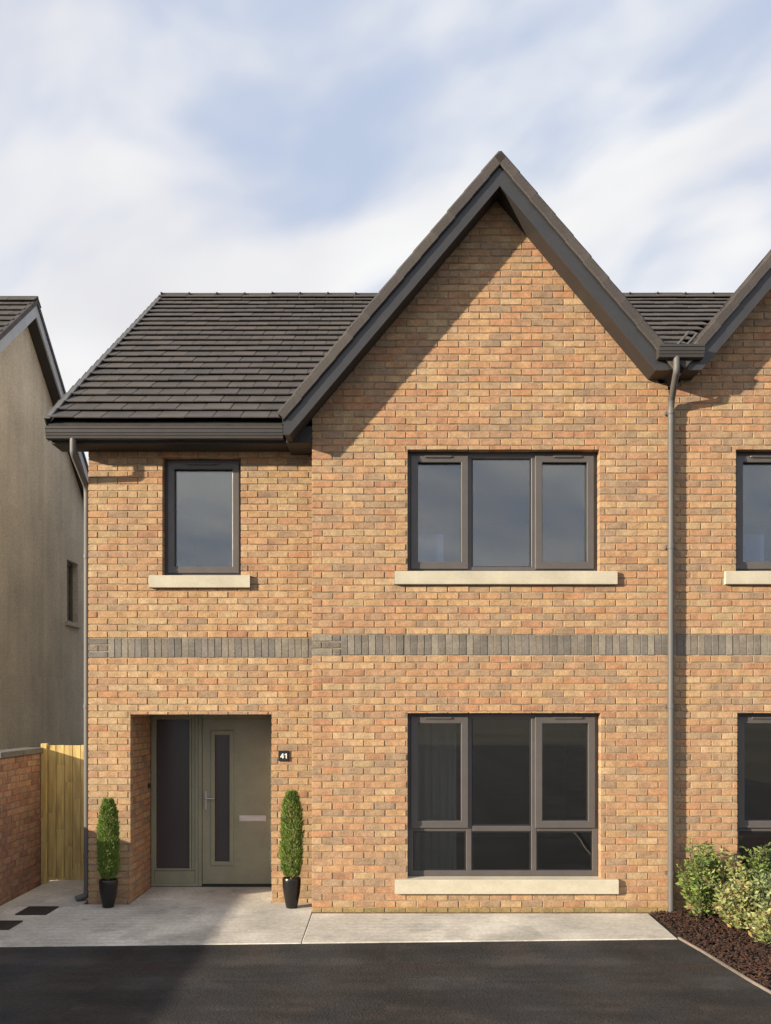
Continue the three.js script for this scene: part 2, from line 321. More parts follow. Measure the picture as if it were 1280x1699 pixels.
structure('concrete_apron', flatPoly([[-0.779, 0.075], [2.79, 0.075], [2.765, front(2.765)], [-0.779, front(-0.779)]], -0.1, 0.002, 0.006), M.conc);
structure('gravel_strip', flatPoly([[-0.787, -0.1], [3.5, -0.1], [3.5, 0.074], [-0.787, 0.074]], -0.1, -0.003), M.sand);
structure('planting_bed', (() => { const g = new THREE.PlaneGeometry(5.4, 6.5, 54, 65).rotateX(-Math.PI / 2).translate(5.55, 0, 3.0), p = g.attributes.position; for (let i = 0; i < p.count; i++) { const x = p.getX(i), z = p.getZ(i), e = 2.80 + Math.max(0, z - 1) * 0.115; p.setX(i, Math.max(x, e)); p.setY(i, -0.015 + 0.05 * step(0, 0.5, x - e) * fbm(x * 5, z * 5, 5, 3)); } g.computeVertexNormals(); const uv = g.attributes.uv; for (let i = 0; i < uv.count; i++) uv.setXY(i, p.getX(i), p.getZ(i)); return g; })(), M.mulch);
{ const pts = []; for (let i = 0; i <= 12; i++) { const z = 1.05 + i * 0.45; pts.push([2.775 + 0.115 * Math.max(0, z - 1.05) + 0.008 * Math.sin(i * 1.7), z]); }
  const back = pts.map(([x, z]) => [x + 0.024, z]).reverse(); structure('edging_kerb', flatPoly([...pts, ...back], -0.1, 0.012, 0.004), M.kerb); }

// ------------------------------------------------------------------ windows and doors
function makeWindow(house, { x0, x1, y0, y1, z, mullions, transom = null, casements, vents = [] }) {
  const w = new THREE.Group(); w.name = 'window'; house.add(w); w.position.set(x0, y0, z);
  const X = x1 - x0, Y = y1 - y0, t = 0.055, ms = mullions.map((m) => m - x0), tr = transom === null ? 0 : transom - y0;
  part('frame', frameGeo(0, X, 0, Y, t, -0.075, -0.012), M.frame, w);
  const xs = [0, ...ms, X];
  for (const m of ms) part('mullion', box(m - 0.03, m + 0.03, t, Y - t, -0.072, -0.014, 0.006), M.frame, w);
  if (transom !== null) for (let i = 0; i < xs.length - 1; i++) part('transom', box(xs[i] + (i ? 0.03 : t), xs[i + 1] - (i < xs.length - 2 ? 0.03 : t), tr - 0.03, tr + 0.03, -0.072, -0.015, 0.006), M.frame, w);
  const pane = (a, b, c, d) => part('pane', merge([new THREE.BoxGeometry(b - a, d - c, 0.004).translate((a + b) / 2, (c + d) / 2, -0.040), new THREE.BoxGeometry(b - a, d - c, 0.004).translate((a + b) / 2, (c + d) / 2, -0.060)]), M.glass, w);
  for (let i = 0; i < xs.length - 1; i++) {
    const a = xs[i] + (i ? 0.03 : t), b = xs[i + 1] - (i < xs.length - 2 ? 0.03 : t), lo = transom === null ? t : tr + 0.03;
    if (casements.includes(i)) {
      part('casement', frameGeo(a - 0.022, b + 0.022, lo - 0.022, Y - t + 0.022, 0.072, -0.06, 0.012, 0.008), M.frame, w);
      part('gasket', frameGeo(a + 0.045, b - 0.045, lo + 0.045, Y - t - 0.045, 0.012, -0.05, 0.001, 0.002), M.black, w);
      pane(a + 0.05, b - 0.05, lo + 0.05, Y - t - 0.05);
    } else { part('gasket', frameGeo(a - 0.005, b + 0.005, lo - 0.005, Y - t + 0.005, 0.016, -0.05, -0.022, 0.002), M.black, w); pane(a, b, lo, Y - t); }
    if (transom !== null) { part('gasket', frameGeo(a - 0.005, b + 0.005, t - 0.005, tr - 0.025, 0.016, -0.05, -0.022, 0.002), M.black, w); pane(a, b, t, tr - 0.03); }
  }
  for (const [i, a, b] of vents) { const xa = xs[i] + a * (xs[i + 1] - xs[i]), xb = xs[i] + b * (xs[i + 1] - xs[i]); part('trickle_vent', merge([box(xa, xb, Y - 0.062, Y - 0.042, 0.0125, 0.030, 0.004), box(xa + 0.02, xb - 0.02, Y - 0.071, Y - 0.063, 0.013, 0.02, 0.002)]), M.frame, w); }
  return w;
}
const sill = (house, x0, x1, y0, y1, z) => part('sill', (() => { const g = sidePoly([[z - 0.17, y0], [z + 0.048, y0], [z + 0.05, y0 + 0.004], [z + 0.05, y1 - 0.010], [z + 0.044, y1 - 0.003], [z - 0.09, y1 + 0.004], [z - 0.17, y1 + 0.004]], x0, x1); return g; })(), M.sill, house);
const gutterProfile = [[0, 0.10], [0, 0.02], [0.012, 0], [0.075, 0], [0.086, 0.006], [0.090, 0.03], [0.096, 0.036], [0.100, 0.06], [0.106, 0.066], [0.108, 0.098], [0.116, 0.104], [0.116, 0.126], [0.108, 0.128], [0.104, 0.108], [0.096, 0.10], [0.092, 0.07], [0.080, 0.012], [0.012, 0.012], [0.006, 0.10]];
const gutterGeo = (x0, x1, y, z) => sidePoly(gutterProfile.map(([f, h]) => [z + f, y + h]), x0, x1);

// ------------------------------------------------------------------ roof tiles
const tileGeos = [0, 1, 2].map((k) => chamferBox(0.297, 0.335, 0.018, 0.0045, k * 0.31, k * 0.17));
const tileHalf = chamferBox(0.147, 0.335, 0.018, 0.0045, 0.2, 0.4);
const insideGable = (px, py) => [[APEX, XB - 0.3, PARTY - 0.1], [2 * PARTY - APEX, PARTY + 0.1, 9]].some(([cx, a, b]) => { const sx = (px - 640) * 9 / F, sy = 2.2 + (HORIZON - py) * 9 / F; return sx > a && sx < b && sy < T(sx, cx) - 0.05 && sy > 4.9; });
function roofTiles(roof, xa, xb) {
  const heap = new Heap(), dirUp = V(0, Math.sin(SLOPE), -Math.cos(SLOPE)), nrm = V(0, Math.cos(SLOPE), Math.sin(SLOPE));
  const basis = new THREE.Matrix4().makeBasis(V(1, 0, 0), dirUp, nrm);
  for (let r = 0; r < 22; r++) {
    const odd = r & 1;
    for (let x = xa + (odd ? 0 : 0); x < xb - 0.02; ) {
      const first = x === xa && odd, w = first ? 0.15 : 0.30, end = Math.min(x + w, xb), mid = (x + end) / 2, half = end - x < 0.2;
      if (end - x > 0.08) {
        const along = r * GAUGE + 0.335 / 2 + rr(-0.004, 0.004), pos = V(mid, EAVE.y, EAVE.z).addScaledVector(dirUp, along).addScaledVector(nrm, 0.034 + rr(-0.002, 0.003));
        const g = half ? tileHalf : tileGeos[Math.floor(rnd() * 3)], wid = half ? 0.147 : 0.297, k = Math.floor(rnd() * 5);
        const m = basis.clone().multiply(new THREE.Matrix4().makeRotationX(-0.125)).multiply(new THREE.Matrix4().makeRotationZ(rr(-0.004, 0.004))).multiply(new THREE.Matrix4().makeScale((end - x - 0.003) / wid, 1, 1)); m.setPosition(pos);
        const d = EYE.z - pos.z, px = 640 + pos.x / d * F, py = HORIZON - (pos.y - 2.2) / d * F;
        const cover = pos.y < T(pos.x) || (pos.y < T(pos.x, 2 * PARTY - APEX) && pos.x > PARTY);   // under the front gable roof
        if (!cover) { if (px < W + 20 && !insideGable(px, py)) { const t = part('roof_tile', g, tileMats[k], roof); m.decompose(t.position, t.quaternion, t.scale); } else heap.add(g, m, tileCols[k]); }
      }
      x = end;
    }
  }
  heap.build('tiling', tileStuffMat, roof);
  const ridgeGeo = merge([chamferBox(0.446, 0.20, 0.02, 0.005).rotateX(-Math.PI / 2 + 0.55).translate(0, 0.0, 0.082), chamferBox(0.446, 0.20, 0.02, 0.005).rotateX(Math.PI / 2 - 0.55).translate(0, 0.0, -0.082), new THREE.CylinderGeometry(0.03, 0.03, 0.446, 10).rotateZ(Math.PI / 2).translate(0, 0.052, 0), chamferBox(0.035, 0.03, 0.15, 0.01).translate(-0.2, 0.052, 0)]);
  let i = 0;
  for (let x = xa; x < xb - 0.05; x += 0.45, i++) { const t = part('ridge_tile', ridgeGeo, tileMats[i % 5], roof); t.position.set(Math.min(x + 0.225, xb - 0.225), RIDGE.y + 0.025 + rr(-0.004, 0.004), RIDGE.z); }
}
function mainRoof(house, xa, xb, vergeLeft) {
  const th = 0.10, roof = part('roof', sidePoly([[EAVE.z - 0.01, EAVE.y - 0.012], [RIDGE.z, RIDGE.y], [-9.61, EAVE.y - 0.012], [-9.61, EAVE.y - 0.012 - th], [RIDGE.z, RIDGE.y - th - 0.03], [EAVE.z - 0.01, EAVE.y - 0.012 - th]], xa + 0.012, xb), M.slab, house);
  roofTiles(roof, xa, xb);
  if (vergeLeft) {
    const dirUp = V(0, Math.sin(SLOPE), -Math.cos(SLOPE)), nrm = V(0, Math.cos(SLOPE), Math.sin(SLOPE)), basis = new THREE.Matrix4().makeBasis(V(1, 0, 0), dirUp, nrm);
    const g = merge([chamferBox(0.06, GAUGE + 0.02, 0.02, 0.005).translate(0.02, 0, 0.02), chamferBox(0.016, GAUGE + 0.02, 0.10, 0.005).translate(-0.014, 0, -0.02)]);
    for (let r = 0; r < 22; r++) { const t = part('verge_cap', g, M.pipe, roof), m = basis.clone().multiply(new THREE.Matrix4().makeRotationX(0.05)); m.setPosition(V(xa, EAVE.y, EAVE.z).addScaledVector(dirUp, (r + 0.5) * GAUGE).addScaledVector(nrm, 0.036)); m.decompose(t.position, t.quaternion, t.scale); }
    part('bargeboard', sidePoly([[EAVE.z - 0.02, EAVE.y - 0.02], [RIDGE.z, RIDGE.y - 0.008], [-9.6, EAVE.y - 0.02], [-9.6, EAVE.y - 0.2], [RIDGE.z, RIDGE.y - 0.22], [EAVE.z - 0.02, EAVE.y - 0.2]], xa - 0.002, xa + 0.024), M.board, house);
  }
}
function frontGable(house, cx, leftEnd, rightEnd) {
  const t = (x) => T(x, cx), xl = cx - (APEX + 1.075), xr = cx + (PARTY - APEX);
  const L = leftEnd === 'eave' ? cx - (APEX + 1.075) : cx - (PARTY - APEX), R = rightEnd === 'eave' ? cx + (APEX + 1.075) : cx + (PARTY - APEX);
  const slab = part('gable_roof', poly([[L, t(L) - 0.03], [cx, TOP - 0.03], [R, t(R) - 0.03], [R, t(R) - 0.15], [cx, TOP - 0.15], [L, t(L) - 0.15]], -4.3, 0.26), M.slab, house);
  // bargeboard in two lengths that meet at the apex
  const end = (s, kind) => {                                      // s: -1 left, 1 right
    const X = (d) => cx + s * d, D = kind === 'eave' ? APEX + 1.06 : PARTY - APEX - 0.10, low = kind === 'eave' ? 5.02 : 5.69, b = (TOP - 0.36 - low) / TAN;
    const pts = [[cx, TOP - 0.1], [X(D), TOP - 0.1 - TAN * D], [X(D), low], [X(Math.min(b, D - 0.01)), low], [cx, TOP - 0.36]];
    part('bargeboard', poly(pts, 0.268, 0.292), M.board, house);
    part('drip_mould', poly([[cx, TOP - 0.085], [X(D + 0.01), TOP - 0.085 - TAN * (D + 0.01)], [X(D + 0.01), TOP - 0.135 - TAN * (D + 0.01)], [cx, TOP - 0.135]], 0.293, 0.310), M.board, house);
    const sb = Math.min(b, D - 0.01);
    part('soffit', poly([[cx, TOP - 0.18], [X(D - 0.01), TOP - 0.18 - TAN * (D - 0.01)], [X(D - 0.01), low + 0.012], [X(sb), low + 0.012], [cx, TOP - 0.345]], 0.002, 0.266), M.soffit, house);
    // verge units along the rake
    const a = Math.atan(TAN) * -s, n = 13, len = (kind === 'eave' ? APEX + 1.10 : PARTY - APEX) / Math.cos(Math.atan(TAN)), m = Math.round(len / 0.275);
    const g = merge([chamferBox(len / m + 0.014, 0.026, 0.16, 0.006).translate(0, 0.012, -0.05), chamferBox(len / m + 0.014, 0.10, 0.03, 0.008).translate(0, -0.036, 0.03)]);
    for (let i = 0; i < m; i++) {
      const d = (i + 0.5) * (len / m) * Math.cos(a), v = part('verge_tile', g, tileMats[(i * 3 + 1) % 5], slab);
      v.position.set(X(d), TOP - 0.022 - TAN * d + rr(-0.003, 0.003), 0.285); v.rotation.z = a + s * 0.022;
    }
  };
  end(-1, leftEnd); end(1, rightEnd);
  // plain tiles over both slopes behind the verge
  const heap = new Heap(), cs = Math.cos(Math.atan(TAN)), sn = Math.sin(Math.atan(TAN));
  for (const s of [-1, 1]) {
    const len = (s < 0 ? cx - L : R - cx) / cs, rows = Math.floor(len / 0.27);
    for (let r = 0; r < rows; r++) for (let c = 0; c < 13; c++) {
      const d = (r + 0.55) * 0.27, z = 0.16 - 0.15 - c * 0.3 - (r & 1 ? 0.15 : 0), y = TOP - d * sn;
      if (z < RIDGE.z + (RIDGE.y - y) / Math.tan(SLOPE) - 0.4) continue;
      const m = new THREE.Matrix4().makeBasis(V(0, 0, -s), V(-s * cs, sn, 0), V(s * sn, cs, 0)).multiply(new THREE.Matrix4().makeRotationX(-0.08));
      const b = m.clone(); b.setPosition(V(cx + s * d * cs, TOP - d * sn, z).addScaledVector(V(s * sn, cs, 0), 0.006));
      heap.add(tileGeos[(r + c) % 3], b, tileCols[(r * 5 + c * 3) % 5]);
    }
  }
  heap.build('tiling', tileStuffMat, slab);
  const cap = merge([chamferBox(0.446, 0.13, 0.02, 0.005).rotateX(-Math.PI / 2 + 0.85).translate(0, -0.03, 0.045), chamferBox(0.446, 0.13, 0.02, 0.005).rotateX(Math.PI / 2 - 0.85).translate(0, -0.03, -0.045), new THREE.CylinderGeometry(0.018, 0.018, 0.446, 8).rotateZ(Math.PI / 2).translate(0, 0.018, 0)]).rotateY(Math.PI / 2);
  for (let i = 0; i < 9; i++) { const v = part('ridge_tile', cap, tileMats[i % 5], slab); v.position.set(cx, TOP - 0.02, -0.22 - i * 0.45); }
}

// ------------------------------------------------------------------ the brick house
const house = thing('brick_house', 'buff brick house with dark pointed front gable and sage green front door', 'house', [0, 0, 0]);
const UPW = [0.239, 2.29, 3.645, 4.95], LOW = [0.239, 2.303, 0.355, 2.127], LEF = [-2.505, -1.625, 3.669, 5.0], DOOR = [-2.864, -1.28, -0.5, 2.11];
const sills = { up: [0.097, 2.471, 3.503, 3.645], low: [0.097, 2.484, 0.2, 0.355], left: [-2.647, -1.517, 3.53, 3.669] };
const grow = ([a, b, c, d], e) => [a - e, b + e, c - e, d + e];
{
  const X = V(1, 0, 0), Z = V(0, 0, 1);
  const bayOutline = [[XB + 0.006, -0.12], [PARTY, -0.12], [PARTY, T(PARTY) - 0.22], [APEX, TOP - 0.22], [XB + 0.006, T(XB) - 0.22]];
  const wall = part('front_wall', poly(bayOutline, -0.11, -0.0085, [grow(UPW, 0.005), grow(LOW, 0.005)]), M.mortar, house);
  const leftWall = part('front_wall', poly([[XL + 0.006, -0.12], [DOOR[0] - 0.005, -0.12], [DOOR[0] - 0.005, DOOR[3] + 0.005], [DOOR[1] + 0.005, DOOR[3] + 0.005], [DOOR[1] + 0.005, -0.12], [XB, -0.12], [XB, 5.2], [XL + 0.006, 5.2]], ZL - 0.11, ZL - 0.0085, [grow(LEF, 0.005)]), M.mortar, house);
  const inGable = (x, y) => y < T(x) - 0.27;
  const O = V(0, 0, 0), OL = V(0, 0, ZL);
  const bay = layBricks({ o: O, u: X, n: Z, u0: XB, u1: PARTY - 0.005, v0: -0.05, v1: 7.7, openings: [UPW, LOW, sills.up, sills.low], inside: inGable, band: BAND, moss: true });
  bay.push(...layBricks({ o: O, u: X, n: Z, u0: XB, u1: XB + 0.30, v0: BAND[0] - 0.002, v1: BAND[1] - 0.004, pick: greyPick }));
  const left = layBricks({ o: OL, u: X, n: Z, u0: XL, u1: XB - 0.003, v0: -0.05, v1: 5.15, openings: [LEF, DOOR, sills.left], band: BAND, phase: 1, pick: buffPick });
  left.push(...layBricks({ o: OL, u: X, n: Z, u0: XL, u1: XL + 0.215, v0: BAND[0] - 0.002, v1: BAND[1] - 0.004, pick: greyPick }));
  placeBricks(bay, wall, 'brick', 190, 'brickwork');
  placeBricks(left, leftWall, 'brick', 110, 'brickwork');
  soldiers(XB + 0.308, PARTY - 0.005, 0, wall);
  soldiers(XL + 0.223, XB - 0.004, ZL, leftWall);
  // returns: the bay's flank, the porch sides
  const flank = part('bay_flank', sidePoly([[-0.112, -0.12], [ZL - 0.1, -0.12], [ZL - 0.1, 5.2], [-0.112, 5.2]], XB + 0.009, XB + 0.1), M.mortar, house);
  placeBricks(layBricks({ o: V(XB, 0, -0.105), u: V(0, 0, -1), n: V(-1, 0, 0), u0: 0, u1: 0.34, v0: -0.05, v1: 5.1, phase: 1 }), flank, 'brick', 0, 'brickwork');
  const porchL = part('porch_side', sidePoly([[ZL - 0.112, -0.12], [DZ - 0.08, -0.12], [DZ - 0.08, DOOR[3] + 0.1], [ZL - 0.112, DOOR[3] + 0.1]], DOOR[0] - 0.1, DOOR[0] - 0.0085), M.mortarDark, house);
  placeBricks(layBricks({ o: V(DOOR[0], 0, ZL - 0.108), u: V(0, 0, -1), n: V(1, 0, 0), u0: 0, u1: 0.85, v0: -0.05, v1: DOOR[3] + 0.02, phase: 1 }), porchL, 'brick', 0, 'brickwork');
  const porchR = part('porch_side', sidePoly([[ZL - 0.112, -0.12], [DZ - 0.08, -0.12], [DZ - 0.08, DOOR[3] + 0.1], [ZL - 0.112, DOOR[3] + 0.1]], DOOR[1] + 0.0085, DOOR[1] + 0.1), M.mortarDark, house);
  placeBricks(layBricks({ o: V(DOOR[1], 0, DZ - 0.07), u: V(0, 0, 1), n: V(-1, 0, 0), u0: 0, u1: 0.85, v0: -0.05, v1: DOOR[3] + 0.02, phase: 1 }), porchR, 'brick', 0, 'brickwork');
  part('porch_ceiling', box(DOOR[0] - 0.08, DOOR[1] + 0.08, DOOR[3] + 0.004, DOOR[3] + 0.05, DZ - 0.08, ZL - 0.113), M.soffit, house);
  part('lintel', box(DOOR[0] + 0.001, DOOR[1] - 0.001, DOOR[3] - 0.006, DOOR[3] + 0.003, ZL - 0.11, ZL - 0.004, 0.001), M.soffit, house);
  // inner leaf, side and back walls, floors, partitions
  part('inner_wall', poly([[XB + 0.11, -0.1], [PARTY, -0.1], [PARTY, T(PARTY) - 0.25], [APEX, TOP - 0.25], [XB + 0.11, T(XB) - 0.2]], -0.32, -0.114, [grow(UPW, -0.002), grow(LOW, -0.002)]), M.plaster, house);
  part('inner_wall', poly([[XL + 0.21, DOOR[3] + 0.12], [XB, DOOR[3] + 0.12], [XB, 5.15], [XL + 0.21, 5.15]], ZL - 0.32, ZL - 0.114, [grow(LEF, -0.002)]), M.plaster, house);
  part('side_wall', sidePoly([[ZL - 0.114, -0.1], [-9.2, -0.1], [-9.2, 5.12], [RIDGE.z, RIDGE.y - 0.15], [ZL - 0.114, 5.35]], XL + 0.002, XL + 0.2), M.render, house);
  part('back_wall', box(XL + 0.21, PARTY, -0.1, 5.2, -9.2, -9.0), M.render, house);
  part('party_wall', sidePoly([[-0.33, -0.1], [-8.99, -0.1], [-8.99, 5.12], [RIDGE.z, RIDGE.y - 0.15], [-0.33, 5.3]], PARTY - 0.1, PARTY - 0.002), M.plaster, house);
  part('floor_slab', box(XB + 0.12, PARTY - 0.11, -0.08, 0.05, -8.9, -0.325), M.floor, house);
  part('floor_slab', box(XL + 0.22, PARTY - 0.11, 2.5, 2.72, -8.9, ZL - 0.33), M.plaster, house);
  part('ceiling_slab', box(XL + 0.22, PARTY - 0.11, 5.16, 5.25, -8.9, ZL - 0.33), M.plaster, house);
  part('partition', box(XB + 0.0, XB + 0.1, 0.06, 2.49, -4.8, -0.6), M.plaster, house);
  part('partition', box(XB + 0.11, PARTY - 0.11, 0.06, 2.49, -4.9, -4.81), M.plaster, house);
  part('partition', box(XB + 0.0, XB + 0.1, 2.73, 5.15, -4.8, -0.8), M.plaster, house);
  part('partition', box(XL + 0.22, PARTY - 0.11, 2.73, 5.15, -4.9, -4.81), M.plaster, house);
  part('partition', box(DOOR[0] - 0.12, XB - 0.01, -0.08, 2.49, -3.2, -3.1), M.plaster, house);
  for (const [a, y] of [[sills.up, 0], [sills.low, 0]]) sill(house, ...a, 0);
  sill(house, ...sills.left, ZL);
  makeWindow(house, { x0: UPW[0], x1: UPW[1], y0: UPW[2] + 0.006, y1: UPW[3], z: -0.1, mullions: [0.905, 1.610], casements: [0, 2], vents: [[0, 0.28, 0.72], [2, 0.3, 0.75]] });
  makeWindow(house, { x0: LOW[0], x1: LOW[1], y0: LOW[2] + 0.006, y1: LOW[3], z: -0.1, mullions: [0.905, 1.610], transom: 0.875, casements: [0, 2], vents: [[0, 0.28, 0.72], [2, 0.3, 0.75]] });
  makeWindow(house, { x0: LEF[0], x1: LEF[1], y0: LEF[2] + 0.006, y1: LEF[3], z: ZL - 0.1, mullions: [], casements: [0], vents: [[0, 0.3, 0.7]] });
}
{ // front door with side light
  const fy = 2.10, x0 = DOOR[0] + 0.006, x1 = DOOR[1] - 0.006, m = -2.285;
  const side = new THREE.Group(); side.name = 'side_light'; side.position.set(x0, 0, DZ); house.add(side);
  const sw = m - x0;
  part('frame', frameGeo(0, sw, 0.005, fy, 0.03, -0.03, 0.05), M.door, side);
  part('bottom_rail', box(0.034, sw - 0.034, 0.036, 0.195, -0.02, 0.035, 0.006), M.door, side);
  part('bead', frameGeo(0.034, sw - 0.082, 0.198, fy - 0.034, 0.02, -0.02, 0.044, 0.005), M.door, side);
  part('stile', box(sw - 0.080, sw - 0.034, 0.198, fy - 0.034, -0.02, 0.038, 0.006), M.door, side);
  part('pane', new THREE.BoxGeometry(sw - 0.14, fy - 0.26, 0.006).translate((sw - 0.048) / 2, (fy + 0.164) / 2, 0.012), M.frost, side);
  const door = new THREE.Group(); door.name = 'front_door'; door.position.set(m + 0.001, 0, DZ); house.add(door);
  const w = x1 - m - 0.002;
  part('frame', merge([box(0, 0.045, 0.005, fy, -0.03, 0.05, 0.006), box(w - 0.025, w, 0.005, fy, -0.03, 0.05, 0.006), box(0.046, w - 0.026, fy - 0.05, fy, -0.03, 0.05, 0.006)]), M.door, door);
  part('threshold', box(0.046, w - 0.026, 0.003, 0.03, -0.04, 0.055, 0.005), M.black, door);
  const gx0 = 0.195, gx1 = 0.388, gy0 = 0.30, gy1 = 1.86;
  part('leaf', poly([[0.050, 0.034], [w - 0.030, 0.034], [w - 0.030, fy - 0.055], [0.050, fy - 0.055]], -0.02, 0.028, [[gx0, gx1, gy0, gy1]]), M.door, door);
  part('glazing_bead', frameGeo(gx0 - 0.045, gx1 + 0.045, gy0 - 0.045, gy1 + 0.045, 0.045, 0.020, 0.040, 0.008), M.door, door);
  part('pane', new THREE.BoxGeometry(gx1 - gx0, gy1 - gy0, 0.006).translate((gx0 + gx1) / 2, (gy0 + gy1) / 2, 0.008), M.frost, door);
  part('letter_plate', merge([box(0.50, 0.825, 0.798, 0.870, 0.0285, 0.037, 0.004), box(0.52, 0.805, 0.812, 0.856, 0.0375, 0.042, 0.003)]), M.letter, door);
  const h = part('handle', merge([box(0.075, 0.105, 0.93, 1.17, 0.0285, 0.038, 0.004), tube([[0.09, 1.08, 0.036], [0.09, 1.08, 0.075], [0.10, 1.08, 0.085], [0.21, 1.078, 0.085]], 0.010, 24, 10), new THREE.CylinderGeometry(0.010, 0.010, 0.014, 12).rotateX(Math.PI / 2).translate(0.09, 0.98, 0.045)]), M.metal, door);
  part('door_bell', merge([chamferBox(0.016, 0.07, 0.03, 0.004), new THREE.CylinderGeometry(0.008, 0.008, 0.008, 12).rotateZ(Math.PI / 2).translate(0.010, 0, 0)]).translate(DOOR[0] + 0.010, 1.24, DZ + 0.14), M.black, house);
  const font = await new FontLoader().loadAsync('fonts/droid/droid_sans_bold.typeface.json');
  const np = new THREE.Group(); np.name = 'number_plate'; np.position.set(-1.143, 1.645, ZL); house.add(np);
  part('plate', chamferBox(0.118, 0.118, 0.014, 0.004).translate(0, 0, 0.011), M.black, np);
  const tg = new TextGeometry('41', { font, size: 0.055, depth: 0.003, curveSegments: 4, bevelEnabled: false }); tg.computeBoundingBox();
  part('numeral', tg.translate(-(tg.boundingBox.max.x + tg.boundingBox.min.x) / 2, -0.028, 0.0182), M.white, np);
}
// roof, eaves, rainwater goods
mainRoof(house, -3.66, PARTY, true);
frontGable(house, APEX, 'eave', 'valley');
{
  const end = -1.075, zf = -0.165;
  part('fascia', box(-3.64, end, 5.06, 5.225, zf - 0.02, zf, 0.003), M.soffit, house);
  part('soffit', box(-3.64, XB - 0.002, 5.062, 5.082, ZL + 0.003, zf - 0.021, 0.002), M.soffit, house);
  part('box_end', box(-3.638, XL, 5.064, 5.20, ZL - 0.02, ZL + 0.001, 0.003), M.soffit, house);
  part('box_end', box(-1.06, XB - 0.004, 5.022, 5.2, ZL + 0.24, 0.001, 0.004), M.soffit, house);
  part('box_end', box(-1.06, XB - 0.004, 5.022, 5.058, ZL + 0.002, ZL + 0.238, 0.004), M.soffit, house);
  const g = part('gutter', gutterGeo(-3.66, end - 0.04, 5.09, zf), M.pvc, house);
  part('stop_end', gutterStop(-3.668, zf), M.pvc, g); part('stop_end', gutterStop(end - 0.04, zf), M.pvc, g);
  const px = -3.385;
  const d = part('downpipe', merge([tube([[px, 5.10, -0.11], [px, 4.99, -0.11], [px - 0.001, 4.93, -0.135], [px - 0.003, 4.70, -0.52], [px - 0.004, 4.62, -0.555], [px - 0.005, 4.45, -0.56]], 0.034, 60), new THREE.CylinderGeometry(0.034, 0.034, 4.33, 16).translate(px - 0.005, 2.285, -0.56), tube([[px - 0.005, 0.16, -0.56], [px - 0.005, 0.09, -0.56], [px - 0.02, 0.05, -0.55], [px - 0.11, 0.025, -0.50]], 0.036, 20)]), M.pipe, house);
  for (const y of [0.5, 2.2, 3.9]) part('pipe_clip', new THREE.CylinderGeometry(0.039, 0.039, 0.05, 16).translate(px - 0.005, y, -0.56), M.pipe, d);
  // valley between the two gables
  part('valley_box', box(PARTY - 0.235, PARTY + 0.235, 5.692, 5.86, 0.003, 0.29, 0.004), M.soffit, house);
  const vg = part('gutter', gutterGeo(PARTY - 0.225, PARTY + 0.225, 5.785, 0.293), M.pvc, house);
  part('stop_end', gutterStop(PARTY - 0.233, 0.293, 5.785), M.pvc, vg); part('stop_end', gutterStop(PARTY + 0.225, 0.293, 5.785), M.pvc, vg);
  const qx = 3.035, q = part('downpipe', merge([tube([[3.0, 5.80, 0.35], [3.0, 5.70, 0.35], [3.002, 5.64, 0.33], [qx - 0.002, 5.46, 0.10], [qx, 5.38, 0.068], [qx, 5.2, 0.067]], 0.034, 60), new THREE.CylinderGeometry(0.034, 0.034, 5.21, 16).translate(qx, 2.605, 0.067)]), M.pipe, house);
  for (const y of [0.42, 2.2, 3.9, 5.33]) part('pipe_clip', merge([new THREE.CylinderGeometry(0.039, 0.039, 0.05, 16).translate(qx, y, 0.067), box(qx - 0.05, qx + 0.05, y - 0.018, y + 0.018, 0.004, 0.03, 0.003)]), M.pipe, q);
  for (const [dx, s] of [[-0.01, 1], [0.09, 0.8]]) { const v = part('valley_trim', chamferBox(0.022, 0.30 * s, 0.5, 0.004), M.pipe, house); v.position.set(PARTY + dx + 0.03, 5.99, 0.02); v.rotation.z = -Math.PI / 2 + Math.atan(TAN) - 0.02; v.rotation.order = 'ZYX'; }
}
function gutterStop(x, z, y = 5.09) { const pts = gutterProfile.slice(0, 13).map(([f, h]) => [z + f, y + h]); pts.push([z, y + 0.12]); return sidePoly(pts, x, x + 0.008); }

